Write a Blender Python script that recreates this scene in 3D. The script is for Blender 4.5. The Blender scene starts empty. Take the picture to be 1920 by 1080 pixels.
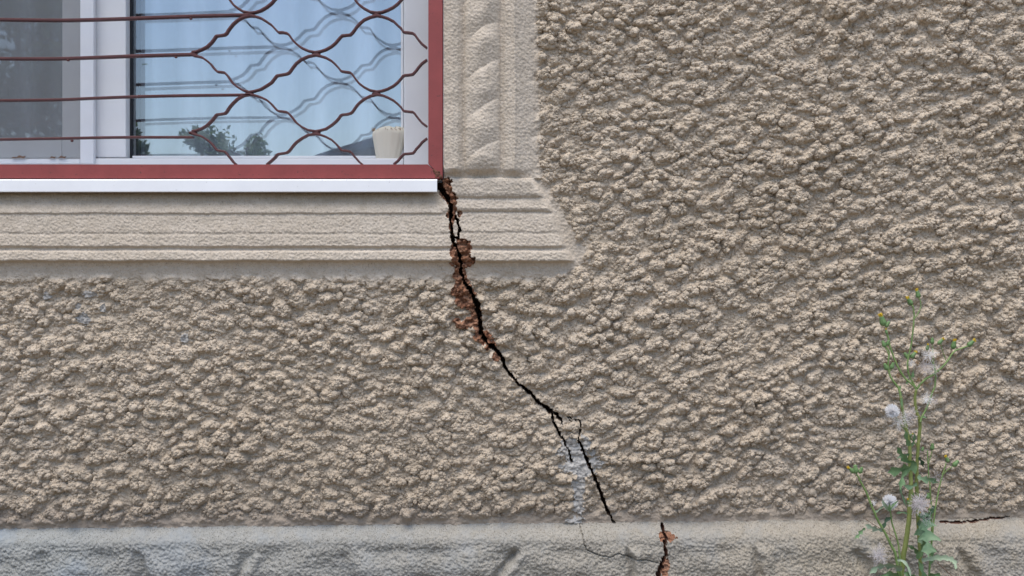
import bpy, bmesh, math, random
import numpy as np
from mathutils import Vector, Matrix

random.seed(7)
C = bpy.context.scene.collection
S = bpy.context.scene

# ------------------------------------------------------------------ camera, sky, sun, exposure
D = 2.2            # metres from the lens to the wall plane (y = 0); one photo pixel = 1 mm on that plane
ZC = 0.66          # lens height above the ground
cam_d = bpy.data.cameras.new("camera")
cam_d.sensor_width = 36.0
cam_d.lens = 36.0 * D / 1.92
cam_d.clip_start = 0.02
cam_d.clip_end = 500
cam = bpy.data.objects.new("camera", cam_d)
cam.location = (0, -D, ZC)
cam.rotation_euler = (math.radians(90), 0, 0)
C.objects.link(cam)
S.camera = cam

SUN_EL, SUN_AZ = math.radians(71), math.radians(-20)     # azimuth measured from -Y (in front of the wall) towards +X
sun_dir = Vector((math.sin(SUN_AZ) * math.cos(SUN_EL), -math.cos(SUN_AZ) * math.cos(SUN_EL), math.sin(SUN_EL)))
world = bpy.data.worlds.new("World")
S.world = world
world.use_nodes = True
wn = world.node_tree.nodes
wl = world.node_tree.links
wn.clear()
sky = wn.new("ShaderNodeTexSky")
sky.sky_type = 'NISHITA'
sky.sun_disc = False
sky.sun_elevation = SUN_EL
sky.sun_rotation = math.atan2(sun_dir.x, sun_dir.y)
sky.air_density = 1.0
sky.dust_density = 1.5
sky.ozone_density = 1.0
bg = wn.new("ShaderNodeBackground")
bg.inputs['Strength'].default_value = 0.135
wo = wn.new("ShaderNodeOutputWorld")
wl.new(sky.outputs[0], bg.inputs['Color'])
wl.new(bg.outputs[0], wo.inputs['Surface'])

sun_l = bpy.data.lights.new("sun", 'SUN')
sun_l.energy = 1.95
sun_l.angle = math.radians(48)
sun_l.color = (1.0, 0.93, 0.82)
sun = bpy.data.objects.new("sun", sun_l)
sun.rotation_euler = (-sun_dir).to_track_quat('-Z', 'Y').to_euler()
sun.location = sun_dir * 20
C.objects.link(sun)

S.view_settings.view_transform = 'Standard'
S.view_settings.look = 'None'
S.view_settings.exposure = 0.80
S.view_settings.gamma = 1.0
S.render.engine = 'CYCLES'
S.cycles.max_bounces = 8
S.cycles.transparent_max_bounces = 16
S.cycles.use_denoising = True


def P(px, py, y=0.0):
    """point seen at photo pixel (px, py) when it lies y metres behind the wall plane"""
    k = (D + y) / D
    return Vector(((px - 960) / 1000 * k, y, ZC + (540 - py) / 1000 * k))


# ------------------------------------------------------------------ materials
def new_mat(name):
    m = bpy.data.materials.new(name)
    m.use_nodes = True
    nt = m.node_tree
    b = nt.nodes['Principled BSDF']
    return m, nt, b


def noise_node(nt, scale, detail=4, rough=0.6, coord='Object'):
    tc = nt.nodes.new('ShaderNodeTexCoord')
    n = nt.nodes.new('ShaderNodeTexNoise')
    n.inputs['Scale'].default_value = scale
    n.inputs['Detail'].default_value = detail
    n.inputs['Roughness'].default_value = rough
    nt.links.new(tc.outputs[coord], n.inputs['Vector'])
    return n


def ramp(nt, src, stops):
    r = nt.nodes.new('ShaderNodeValToRGB')
    e = r.color_ramp.elements
    while len(e) < len(stops):
        e.new(0.5)
    for i, (p, c) in enumerate(stops):
        e[i].position = p
        e[i].color = (*c, 1)
    nt.links.new(src, r.inputs['Fac'])
    return r


def mix(nt, a, b, fac, mode='MIX'):
    m = nt.nodes.new('ShaderNodeMix')
    m.data_type = 'RGBA'
    m.blend_type = mode
    for sock, v in ((m.inputs['Factor'], fac), (m.inputs['A'], a), (m.inputs['B'], b)):
        if hasattr(v, 'is_linked'):
            nt.links.new(v, sock)
        elif isinstance(v, (int, float)):
            sock.default_value = v
        else:
            sock.default_value = (*v, 1)
    return m.outputs['Result']


def bump(nt, b, src, strength, dist):
    bn = nt.nodes.new('ShaderNodeBump')
    bn.inputs['Strength'].default_value = strength
    bn.inputs['Distance'].default_value = dist
    nt.links.new(src, bn.inputs['Height'])
    nt.links.new(bn.outputs[0], b.inputs['Normal'])
    return bn


def plaster(name, base, alt, speck, speck_lo=0.30, grain=0.0012, strength=0.8, big=3.0, tint=None):
    m, nt, b = new_mat(name)
    b.inputs['Roughness'].default_value = 0.95
    b.inputs['Specular IOR Level'].default_value = 0.15
    n1 = noise_node(nt, big, 6, 0.65)
    r1 = ramp(nt, n1.outputs['Fac'], [(0.32, base), (0.68, alt)])
    n2 = noise_node(nt, 420, 3, 0.7)
    r2 = ramp(nt, n2.outputs['Fac'], [(speck_lo, (1, 1, 1)), (speck_lo + 0.09, (0, 0, 0))])
    c = mix(nt, r1.outputs[0], speck, r2.outputs[0])
    n4 = noise_node(nt, 70, 4, 0.7)
    r4 = ramp(nt, n4.outputs['Fac'], [(0.3, (0.86, 0.85, 0.83)), (0.7, (1.08, 1.08, 1.09))])
    c = mix(nt, c, r4.outputs[0], 1.0, 'MULTIPLY')
    if tint:
        n5 = noise_node(nt, 9, 5, 0.7)
        r5 = ramp(nt, n5.outputs['Fac'], [(0.5, (0, 0, 0)), (0.68, (1, 1, 1))])
        c = mix(nt, c, tint, r5.outputs[0])
    nt.links.new(c, b.inputs['Base Color'])
    n3 = noise_node(nt, 330, 4, 0.75)
    bump(nt, b, n3.outputs['Fac'], strength, grain)
    return m


M_rough = plaster("roughcast_plaster", (0.495, 0.415, 0.32), (0.56, 0.48, 0.385), (0.21, 0.16, 0.11), 0.35)
M_smooth = plaster("smooth_plaster", (0.52, 0.45, 0.365), (0.575, 0.505, 0.42), (0.28, 0.23, 0.18), 0.33, 0.0009, 0.7)
M_apron = plaster("apron_plaster", (0.52, 0.45, 0.365), (0.575, 0.505, 0.42), (0.28, 0.23, 0.18), 0.33, 0.0009, 0.7)


def stain_shade_band(m, z0, z1, col, amount, xmax):
    """band of washed-down dirt or of painted shade: strongest at z1, gone at z0, broken up by noise"""
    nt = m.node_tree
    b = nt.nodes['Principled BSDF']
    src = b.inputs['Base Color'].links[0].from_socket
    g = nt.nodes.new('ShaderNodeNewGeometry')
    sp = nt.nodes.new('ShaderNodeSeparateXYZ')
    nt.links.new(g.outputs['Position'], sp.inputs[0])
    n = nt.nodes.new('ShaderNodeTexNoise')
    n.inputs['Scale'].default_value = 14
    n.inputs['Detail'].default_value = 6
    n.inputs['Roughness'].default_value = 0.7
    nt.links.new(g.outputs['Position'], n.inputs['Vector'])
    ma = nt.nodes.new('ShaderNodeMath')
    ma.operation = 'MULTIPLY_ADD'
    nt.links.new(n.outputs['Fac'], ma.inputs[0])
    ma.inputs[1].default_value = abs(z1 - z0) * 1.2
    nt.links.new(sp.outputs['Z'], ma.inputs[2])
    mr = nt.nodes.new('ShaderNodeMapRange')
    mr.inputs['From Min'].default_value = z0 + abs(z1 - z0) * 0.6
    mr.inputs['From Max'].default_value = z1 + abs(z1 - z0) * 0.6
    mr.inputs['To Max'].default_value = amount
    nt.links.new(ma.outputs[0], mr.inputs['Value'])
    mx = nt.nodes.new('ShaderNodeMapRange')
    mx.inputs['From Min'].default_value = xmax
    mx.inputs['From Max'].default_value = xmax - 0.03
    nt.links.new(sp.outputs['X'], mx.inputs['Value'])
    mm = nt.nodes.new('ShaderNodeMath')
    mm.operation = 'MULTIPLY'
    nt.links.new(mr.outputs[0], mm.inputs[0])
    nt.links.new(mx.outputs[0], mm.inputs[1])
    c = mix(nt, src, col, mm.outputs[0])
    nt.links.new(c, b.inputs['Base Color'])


stain_shade_band(M_apron, ZC + 0.145, ZC + 0.180, (0.26, 0.195, 0.12), 0.8, -0.125)
stain_shade_band(M_rough, ZC - 0.16, ZC - 0.47, (0.31, 0.255, 0.195), 0.42, 9.0)  # shade put into the colour: lower wall darkens towards the plinth
stain_shade_band(M_rough, ZC - 0.39, ZC - 0.445, (0.25, 0.21, 0.18), 0.65, 9.0)
M_plinth = plaster("plinth_render", (0.36, 0.345, 0.32), (0.42, 0.40, 0.36), (0.15, 0.14, 0.12), 0.36, 0.0016, 0.9, 2.2, (0.34, 0.345, 0.345))
_nt = M_plinth.node_tree
_b = _nt.nodes['Principled BSDF']
_src = _b.inputs['Base Color'].links[0].from_socket
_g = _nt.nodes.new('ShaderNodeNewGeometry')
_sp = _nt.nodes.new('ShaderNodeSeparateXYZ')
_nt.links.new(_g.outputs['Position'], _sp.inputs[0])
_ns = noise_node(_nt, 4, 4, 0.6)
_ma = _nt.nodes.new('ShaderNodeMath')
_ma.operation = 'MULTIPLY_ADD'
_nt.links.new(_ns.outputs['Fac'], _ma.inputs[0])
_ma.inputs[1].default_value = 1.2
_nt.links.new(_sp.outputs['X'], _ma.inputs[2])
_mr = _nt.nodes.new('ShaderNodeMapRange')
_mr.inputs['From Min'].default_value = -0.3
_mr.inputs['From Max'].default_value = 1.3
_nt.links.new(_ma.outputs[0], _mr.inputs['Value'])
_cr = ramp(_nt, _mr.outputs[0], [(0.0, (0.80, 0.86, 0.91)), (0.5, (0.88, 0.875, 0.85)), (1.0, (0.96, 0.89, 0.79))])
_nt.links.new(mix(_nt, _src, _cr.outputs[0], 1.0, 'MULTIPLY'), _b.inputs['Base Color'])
M_mortar = plaster("bare_mortar", (0.37, 0.355, 0.335), (0.45, 0.435, 0.41), (0.19, 0.175, 0.155), 0.32, 0.001, 0.7, 20.0)
M_brick = plaster("broken_brick", (0.27, 0.12, 0.07), (0.37, 0.215, 0.14), (0.10, 0.05, 0.035), 0.33, 0.002, 1.0, 45.0, (0.19, 0.08, 0.035))
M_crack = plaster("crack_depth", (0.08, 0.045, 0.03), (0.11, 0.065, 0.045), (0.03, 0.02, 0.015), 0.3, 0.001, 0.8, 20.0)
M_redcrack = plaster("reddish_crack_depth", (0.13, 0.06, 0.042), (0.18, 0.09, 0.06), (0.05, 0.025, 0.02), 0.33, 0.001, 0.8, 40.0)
M_ground = plaster("ground_soil", (0.17, 0.135, 0.10), (0.22, 0.18, 0.135), (0.12, 0.10, 0.08), 0.3, 0.004, 0.8, 2.0)
M_room = plaster("room_plaster", (0.38, 0.37, 0.36), (0.42, 0.41, 0.40), (0.3, 0.3, 0.3), 0.2)


def painted(name, col, rough=0.4, var=0.12, scale=40, grain=0.0002, worn=None):
    m, nt, b = new_mat(name)
    b.inputs['Roughness'].default_value = rough
    n1 = noise_node(nt, scale, 5, 0.65)
    lo = tuple(c * (1 - var) for c in col)
    hi = tuple(min(1, c * (1 + var)) for c in col)
    r1 = ramp(nt, n1.outputs['Fac'], [(0.3, lo), (0.7, hi)])
    c = r1.outputs[0]
    if worn:
        n2 = noise_node(nt, 130, 5, 0.75)
        r2 = ramp(nt, n2.outputs['Fac'], [(0.63, (0, 0, 0)), (0.67, (1, 1, 1))])
        c = mix(nt, c, worn, r2.outputs[0])
    nt.links.new(c, b.inputs['Base Color'])
    n3 = noise_node(nt, 160, 3, 0.6)
    bump(nt, b, n3.outputs['Fac'], 0.5, grain)
    return m


M_red = painted("oxide_red_paint", (0.265, 0.052, 0.048), 0.5, 0.14, 18, 0.0004, (0.10, 0.035, 0.03))
M_rod = painted("oxide_red_bar_paint", (0.088, 0.026, 0.027), 0.6, 0.2, 60, 0.0005, (0.06, 0.02, 0.018))
M_rust = painted("rust", (0.13, 0.05, 0.03), 0.85, 0.4, 200, 0.001)
M_white = painted("white_plastic", (0.80, 0.81, 0.83), 0.3, 0.02, 12, 0.00005)
M_sill = painted("white_sheet_metal", (0.84, 0.85, 0.87), 0.4, 0.05, 9, 0.0001, (0.62, 0.62, 0.62))
M_gasket = painted("black_gasket", (0.012, 0.014, 0.02), 0.5, 0.2)
M_screenframe = painted("screen_frame", (0.78, 0.80, 0.84), 0.35, 0.02)
M_tile = painted("slate_roof", (0.05, 0.06, 0.075), 0.6, 0.3, 3)
M_nwall = painted("brown_house_wall", (0.22, 0.18, 0.14), 0.9, 0.2, 2)
M_bark = painted("bark", (0.10, 0.08, 0.06), 0.9, 0.3, 6)


def foliage(name, a, bcol, trans=0.12, scale=60):
    m, nt, b = new_mat(name)
    n = noise_node(nt, scale, 3, 0.6)
    r = ramp(nt, n.outputs['Fac'], [(0.35, a), (0.65, bcol)])
    nt.links.new(r.outputs[0], b.inputs['Base Color'])
    b.inputs['Roughness'].default_value = 0.55
    t = nt.nodes.new('ShaderNodeBsdfTranslucent')
    nt.links.new(r.outputs[0], t.inputs['Color'])
    ms = nt.nodes.new('ShaderNodeMixShader')
    ms.inputs[0].default_value = trans
    nt.links.new(b.outputs[0], ms.inputs[1])
    nt.links.new(t.outputs[0], ms.inputs[2])
    nt.links.new(ms.outputs[0], nt.nodes['Material Output'].inputs['Surface'])
    return m


M_leaf = foliage("weed_leaf", (0.10, 0.19, 0.075), (0.17, 0.28, 0.125))
M_leafblue = foliage("weed_leaf_bluish", (0.10, 0.185, 0.095), (0.17, 0.265, 0.145))
M_leafpale = foliage("weed_leaf_pale", (0.22, 0.30, 0.19), (0.30, 0.38, 0.27))
M_leafdark = foliage("weed_leaf_dark", (0.035, 0.075, 0.035), (0.06, 0.11, 0.06))
M_stem = foliage("weed_stem", (0.15, 0.19, 0.045), (0.24, 0.27, 0.08), 0.0, 40)
M_stemthin = foliage("weed_stem_thin", (0.12, 0.20, 0.055), (0.21, 0.30, 0.10), 0.0, 60)
M_bud = foliage("weed_bud", (0.11, 0.21, 0.07), (0.19, 0.30, 0.12), 0.1, 200)
M_yellow = foliage("weed_floret", (0.62, 0.40, 0.02), (0.75, 0.55, 0.05), 0.2, 300)
M_dry = foliage("weed_dry_head", (0.34, 0.22, 0.12), (0.46, 0.33, 0.2), 0.2, 200)
M_fluff = foliage("seed_fluff", (0.9, 0.9, 0.91), (0.95, 0.95, 0.96), 0.5, 100)
M_fluffgrey = foliage("seed_fluff_grey", (0.70, 0.67, 0.69), (0.82, 0.79, 0.81), 0.5, 100)
M_twig = foliage("dry_twig", (0.16, 0.09, 0.06), (0.2, 0.12, 0.08), 0.0, 100)
M_tree = foliage("tree_leaf", (0.13, 0.20, 0.09), (0.20, 0.28, 0.14), 0.5, 3)


def glass(name, refl, tint):
    m, nt, b = new_mat(name)
    nt.nodes.remove(b)
    t = nt.nodes.new('ShaderNodeBsdfTransparent')
    t.inputs['Color'].default_value = (*tint, 1)
    g = nt.nodes.new('ShaderNodeBsdfGlossy')
    g.inputs['Roughness'].default_value = 0.0
    g.inputs['Color'].default_value = (0.93, 0.97, 1.0, 1)
    n = noise_node(nt, 3.0, 1, 0.4)
    bn = nt.nodes.new('ShaderNodeBump')
    bn.inputs['Strength'].default_value = 0.25
    bn.inputs['Distance'].default_value = 0.0016
    nt.links.new(n.outputs['Fac'], bn.inputs['Height'])
    nt.links.new(bn.outputs[0], g.inputs['Normal'])
    ms = nt.nodes.new('ShaderNodeMixShader')
    ms.inputs[0].default_value = refl
    nt.links.new(t.outputs[0], ms.inputs[1])
    nt.links.new(g.outputs[0], ms.inputs[2])
    nt.links.new(ms.outputs[0], nt.nodes['Material Output'].inputs['Surface'])
    return m


M_glass1 = glass("outer_glass", 0.19, (0.93, 0.96, 0.98))
M_glass2 = glass("inner_glass", 0.22, (0.93, 0.96, 0.98))


def sheer(name, col, cover, trans=0.4):
    m, nt, b = new_mat(name)
    b.inputs['Base Color'].default_value = (*col, 1)
    b.inputs['Roughness'].default_value = 0.9
    tl = nt.nodes.new('ShaderNodeBsdfTranslucent')
    tl.inputs['Color'].default_value = (*col, 1)
    m1 = nt.nodes.new('ShaderNodeMixShader')
    m1.inputs[0].default_value = trans
    nt.links.new(b.outputs[0], m1.inputs[1])
    nt.links.new(tl.outputs[0], m1.inputs[2])
    t = nt.nodes.new('ShaderNodeBsdfTransparent')
    m2 = nt.nodes.new('ShaderNodeMixShader')
    n = noise_node(nt, 30, 3, 0.6)
    mr = nt.nodes.new('ShaderNodeMapRange')
    mr.inputs['From Min'].default_value = 0.3
    mr.inputs['From Max'].default_value = 0.7
    mr.inputs['To Min'].default_value = cover - 0.01
    mr.inputs['To Max'].default_value = cover + 0.01
    nt.links.new(n.outputs['Fac'], mr.inputs['Value'])
    nt.links.new(mr.outputs[0], m2.inputs[0])
    nt.links.new(t.outputs[0], m2.inputs[1])
    nt.links.new(m1.outputs[0], m2.inputs[2])
    nt.links.new(m2.outputs[0], nt.nodes['Material Output'].inputs['Surface'])
    return m


M_mesh = sheer("insect_mesh", (0.29, 0.30, 0.305), 0.5, 0.0)
M_sheer = sheer("sheer_curtain", (0.80, 0.83, 0.90), 0.88, 0.25)
# woven folds: the cloth lies denser where it is gathered
_nt = M_sheer.node_tree
_w = _nt.nodes.new('ShaderNodeTexWave')
_w.bands_direction = 'X'
_w.inputs['Scale'].default_value = 3.6
_w.inputs['Distortion'].default_value = 2.2
_w.inputs['Detail'].default_value = 2.0
_w.inputs['Detail Scale'].default_value = 0.7
_tc = _nt.nodes.new('ShaderNodeTexCoord')
_mp = _nt.nodes.new('ShaderNodeMapping')
_mp.inputs['Scale'].default_value = (1, 1, 0.15)
_nt.links.new(_tc.outputs['Object'], _mp.inputs['Vector'])
_nt.links.new(_mp.outputs[0], _w.inputs['Vector'])
_r = _nt.nodes.new('ShaderNodeMapRange')
_r.inputs['To Min'].default_value = 0.55
_r.inputs['To Max'].default_value = 0.98
_nt.links.new(_w.outputs['Fac'], _r.inputs['Value'])
for _n in _nt.nodes:
    if _n.type == 'MIX_SHADER' and _n.inputs[1].links and _n.inputs[1].links[0].from_node.type == 'BSDF_TRANSPARENT':
        _nt.links.new(_r.outputs[0], _n.inputs[0])
M_cream = sheer("cream_curtain", (0.86, 0.82, 0.72), 0.97, 0.25)


# ------------------------------------------------------------------ object helpers
def tag(o, label=None, cat=None, group=None, kind=None):
    if label: o['label'] = label
    if cat: o['category'] = cat
    if group: o['group'] = group
    if kind: o['kind'] = kind
    return o


def empty(name, loc, label, cat, group=None):
    o = bpy.data.objects.new(name, None)
    o.location = loc
    o.empty_display_size = 0.05
    C.objects.link(o)
    return tag(o, label, cat, group)


def link(name, me, mat, parent=None, smooth=True):
    o = bpy.data.objects.new(name, me)
    C.objects.link(o)
    me.materials.append(mat)
    if parent is not None:
        o.parent = parent
        off = Vector(parent.location)
        pp = parent.parent
        while pp is not None:
            off += Vector(pp.location)
            pp = pp.parent
        me.transform(Matrix.Translation(-off))
    if smooth:
        me.polygons.foreach_set('use_smooth', [True] * len(me.polygons))
    me.update()
    return o


def from_bm(name, bm, mat, parent=None, smooth=False):
    me = bpy.data.meshes.new(name)
    bm.normal_update()
    bm.to_mesh(me)
    bm.free()
    return link(name, me, mat, parent, smooth)


def add_box(bm, lo, hi, bev=0.0):
    lo, hi = Vector(lo), Vector(hi)
    r = bmesh.ops.create_cube(bm, size=1.0, matrix=Matrix.Translation((lo + hi) / 2) @ Matrix.Diagonal((*(hi - lo), 1)))
    if bev > 0:
        es = list({e for v in r['verts'] for e in v.link_edges})
        bmesh.ops.bevel(bm, geom=es, offset=bev, segments=2, affect='EDGES', profile=0.6)


def px_box(bm, u0, v0, u1, v1, y0, y1, bev=0.0):
    """box whose FRONT face (at y0) covers the given photo pixels"""
    a, b = P(u0, v1, y0), P(u1, v0, y0)
    add_box(bm, (a.x, y0, a.z), (b.x, y1, b.z), bev)


def tube(bm, pts, radii, seg=8, cap=True):
    pts = [Vector(p) for p in pts]
    n = len(pts)
    rings = []
    ref = Vector((0, 1, 0))
    for i, p in enumerate(pts):
        t = (pts[min(i + 1, n - 1)] - pts[max(i - 1, 0)]).normalized()
        a = t.cross(ref)
        if a.length < 1e-4:
            a = t.cross(Vector((1, 0, 0)))
        a.normalize()
        b = t.cross(a).normalized()
        rings.append([bm.verts.new(p + (a * math.cos(2 * math.pi * k / seg) + b * math.sin(2 * math.pi * k / seg)) * radii[i]) for k in range(seg)])
    for i in range(n - 1):
        for k in range(seg):
            bm.faces.new((rings[i][k], rings[i][(k + 1) % seg], rings[i + 1][(k + 1) % seg], rings[i + 1][k]))
    if cap:
        bm.faces.new(rings[0][::-1])
        bm.faces.new(rings[-1])


def smooth_path(pts, sub=6):
    """Catmull-Rom through the points"""
    pts = [Vector(p) for p in pts]
    out = []
    n = len(pts)
    for i in range(n - 1):
        p0, p1, p2, p3 = pts[max(i - 1, 0)], pts[i], pts[i + 1], pts[min(i + 2, n - 1)]
        for k in range(sub):
            t = k / sub
            out.append(0.5 * ((2 * p1) + (p2 - p0) * t + (2 * p0 - 5 * p1 + 4 * p2 - p3) * t * t + (3 * p1 - p0 - 3 * p2 + p3) * t ** 3))
    out.append(pts[-1])
    return out


# ------------------------------------------------------------------ numpy noise
rng = np.random.default_rng(11)
TAB = rng.random((6, 256, 256)).astype(np.float32)
_ang = TAB[5] * 2 * np.pi
GX, GY = np.cos(_ang), np.sin(_ang)


def perlin(x, y, seed=0):
    x = x + seed * 17.31
    y = y + seed * 31.77
    xi = np.floor(x).astype(np.int64)
    yi = np.floor(y).astype(np.int64)
    fx = (x - xi).astype(np.float32)
    fy = (y - yi).astype(np.float32)
    sx = fx * fx * fx * (fx * (fx * 6 - 15) + 10)
    sy = fy * fy * fy * (fy * (fy * 6 - 15) + 10)

    def g(i, j):
        a, b = (xi + i) & 255, (yi + j) & 255
        return GX[a, b] * (fx - i) + GY[a, b] * (fy - j)
    n0 = g(0, 0) * (1 - sx) + g(1, 0) * sx
    n1 = g(0, 1) * (1 - sx) + g(1, 1) * sx
    return (n0 * (1 - sy) + n1 * sy) * 1.5


def fbm(x, y, oct=3, seed=0, gain=0.5):
    r = 0
    a = 1.0
    for o in range(oct):
        r = r + a * perlin(x * 2 ** o, y * 2 ** o, seed + o * 3)
        a *= gain
    return r


def lumps(x, y, cell, r0, r1, seed=0):
    """union of round lumps scattered on a jittered grid, 0..1"""
    x = x / cell + seed * 37.3
    y = y / cell + seed * 11.9
    xi = np.floor(x).astype(np.int64)
    yi = np.floor(y).astype(np.int64)
    h = np.zeros(x.shape, np.float32)
    for i in (-1, 0, 1):
        for j in (-1, 0, 1):
            a, b = (xi + i) & 255, (yi + j) & 255
            cx = xi + i + TAB[0][a, b]
            cy = yi + j + TAB[1][a, b]
            r = r0 + (r1 - r0) * TAB[2][a, b]
            d2 = ((x - cx) ** 2 + (y - cy) ** 2) / (r * r)
            hh = np.sqrt(np.maximum(0, 1 - d2)) * (r / r1)
            np.maximum(h, hh, out=h)
    return h


def sstep(a, b, x):
    t = np.clip((x - a) / (b - a), 0, 1)
    return t * t * (3 - 2 * t)


def poly_dist(u, v, pts):
    """distance to a polyline and the interpolated half width"""
    best = np.full(u.shape, 1e9, np.float32)
    wid = np.zeros(u.shape, np.float32)
    for (x0, y0, w0), (x1, y1, w1) in zip(pts[:-1], pts[1:]):
        dx, dy = x1 - x0, y1 - y0
        t = np.clip(((u - x0) * dx + (v - y0) * dy) / (dx * dx + dy * dy), 0, 1)
        d = np.hypot(u - (x0 + t * dx), v - (y0 + t * dy))
        m = d < best
        best = np.where(m, d, best)
        wid = np.where(m, (w0 + (w1 - w0) * t) / 2, wid)
    return best, wid


# ------------------------------------------------------------------ the wall as one relief, split into its parts
UC = -100          # centre line of the window (photo pixels = mm)
VTOP = -690        # window head


def axis(lo, d0, d1, hi, step, grow=1.06, most=14):
    mid = np.arange(d0, d1 + step, step)
    left, s, p = [], step, d0
    while p > lo:
        s = min(s * grow, most)
        p -= s
        left.append(p)
    right, s, p = [], step, mid[-1]
    while p < hi:
        s = min(s * grow, most)
        p += s
        right.append(p)
    return np.concatenate([np.array(left[::-1]), mid, np.array(right)])


STEP = 1.3
us = axis(-1500, -30, 1950, 3600, STEP)
vs = axis(-1400, -20, 1092, 1214, STEP)
if vs[-1] > 1216: vs[-1] = 1216
U, V = np.meshgrid(us, vs)
U = U.astype(np.float32)
V = V.astype(np.float32)
UM = UC + np.abs(U - UC)          # mirrored about the window's middle

# gentle hand-made wobble of every line
WU = UM + 1.2 * perlin(U / 40, V / 60, 1) + 0.5 * perlin(U / 9, V / 9, 2)
WV = V + 1.3 * perlin(U / 70, V / 40, 3) + 0.5 * perlin(U / 8, V / 8, 4)

# --- smooth zone round the window
ub = np.interp(V, [-2000, 300, 335, 400, 470, 492, 515, 523], [1003, 1003, 1010, 1048, 1092, 1092, 1055, 1000]).astype(np.float32)
dsm = np.minimum(ub - UM, 518 - V)
edge_n = 7 * perlin(U / 22, V / 22, 5) + 5 * perlin(U / 8, V / 8, 6)
R = 1 - sstep(-16, 8, dsm + edge_n)
R = R * sstep(985, 955, V + 0.011 * (U - 900) + edge_n * 0.7)

# --- jamb profile
J = np.interp(WU, [820, 833, 838, 850, 860, 867, 871, 938, 942, 948, 960, 965, 969, 985, 1005],
              [20, 22, 27, 34, 32, 25, 19, 19, 20, 24, 28, 30.5, 27, 18, 9]).astype(np.float32)
q = np.clip((WU - 904) / 34.5, -1, 1)
qq = q + 0.12 * perlin(U / 30, V / 50, 31)
ph = (WV + 0.70 * (WU - 904) - 7 * qq * qq + 5 * perlin(U / 60, V / 55, 32) - 60) / 73.0
ph = ph - np.floor(ph)
strand = np.clip(np.sin(np.pi * np.clip(ph, 0, 1) ** 0.75), 0, 1) ** 0.75
rope = np.sqrt(np.clip(1 - q * q, 0, 1)) ** 1.2 * (13 + 8.5 * strand * (0.8 + 0.5 * perlin(U / 35, V / 40, 34)) * (0.75 + 0.25 * sstep(-0.9, 0.4, q)))
rope = rope * np.sqrt(np.clip((331 - WV - 6 * q * q) / 34, 0, 1))
J = J + rope
jend = sstep(335, 318, WV)
J = 12 + (J - 12) * (0.15 + 0.85 * jend)
# --- apron profile under the window
A = np.interp(WV, [330, 337, 342, 364, 369, 373, 378, 392, 396, 399, 404, 434, 437.5, 442, 462, 466, 469, 473, 487, 489.5, 492, 500, 520],
              [12, 21, 23, 23, 21, 16.5, 19, 22, 20, 16, 19, 22, 20.5, 22, 24, 18, 18.5, 24, 26, 25, 12, 9, 6]).astype(np.float32)
AL = np.interp(WV, [330, 362, 380, 396, 400, 402.5, 408, 436, 439.5, 444, 462, 466, 469, 473, 487, 489.5, 492, 500, 520],
               [9, 10, 14, 20, 21, 17.5, 19, 22, 20.8, 22.5, 24, 18, 18.5, 24, 26, 25, 12, 9, 6]).astype(np.float32)
lf = sstep(850, 820, UM)
A = A * (1 - lf) + AL * lf
ue = np.interp(WV, [338, 372, 397, 440, 470, 489], [1006, 1026, 1042, 1056, 1068, 1077]).astype(np.float32)
A = 5 + (A - 5) * sstep(-3, 15, ue - WU)
sm = np.where(WV > 335, A, J)
sm = sm + 0.5 * fbm(U / 5.5, V / 5.5, 2, 8) + 1.0 * perlin(U / 45, V / 30, 9) + 1.25 * lumps(U, V, 3.8, 0.35, 0.72, 6)
SMOOTH = (V < 335) & (UM > 820)

# --- roughcast
wx = U + 9 * perlin(U / 75, V / 60, 13) + 2.2 * perlin(U / 30, V / 30, 14)
wy = V + 8 * perlin(U / 80, V / 65, 15) + 2.2 * perlin(U / 28, V / 28, 16)
xr = wx
yr = wy + 0.20 * (U - 960) * sstep(300, 1500, U) + 30 * perlin(U / 420, V / 380, 12)
b0 = lumps(xr / 1.38, yr, 21.5, 0.36, 0.66, 1)
b1 = lumps(xr / 1.08, yr, 12.0, 0.34, 0.64, 2)
b2 = lumps(wx, wy, 6.8, 0.36, 0.64, 3)
b3 = lumps(U, V, 4.2, 0.36, 0.64, 4)
low = perlin(U / 130, V / 110, 18)
AMP = 0.85 + 0.45 * perlin(U / 240, V / 200, 33)
RH = 1 + AMP * (13.0 * b0 + 8.0 * b1 * (0.5 + 0.5 * b0)) + 2.6 * b2 * (0.55 + 0.45 * b1) + 2.5 * b3 + 3.0 * low
RH = RH * 1.0

# --- plinth
VP = 986 - 0.0105 * (U - 500) + 2.0 * perlin(U / 60, V / 500, 20) + 1.6 * perlin(U / 11, V / 30, 29)      # line where wall meets ledge
VE = 1016 - 0.006 * (U - 500) + 3.0 * perlin(U / 90, V / 500, 21) + 1.5 * perlin(U / 25, V / 200, 22)
tled = np.clip((V - VP) / (VE - VP), 0, 1)
ledge = 5 + 23 * np.sin(tled * np.pi / 2) ** 1.15
face = 7 * sstep(-4, 50, V - VE) - 3 * sstep(2, 22, V - VE) * (0.3 + 1.2 * perlin(U / 85, V / 500, 26))
stone_w = U + 22 * perlin(U / 70, V / 40, 23)
for (sx, sl, dep, wd) in ((272, 0.25, 13, 15), (462, -0.35, 12, 10), (655, 0.3, 9, 18), (950, -0.75, 15, 9), (1178, 0.12, 12, 7),
                          (1412, 0.10, 13, 9), (1615, 0.6, 16, 14), (1800, 0.45, 13, 12), (90, 0.2, 8, 16), (-200, 0.1, 12, 14), (2050, 0.2, 12, 14), (2330, -0.3, 12, 14)):
    dd = U + 5 * perlin(U / 20, V / 20, 24) - (sx + sl * (V - 1050))
    groove = np.exp(-(dd / wd) ** 2) - 0.55 * np.exp(-((dd - wd * 1.9) / (wd * 1.4)) ** 2)
    face = face - 1.0 * dep * groove * sstep(4, 26, V - VE)
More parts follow.
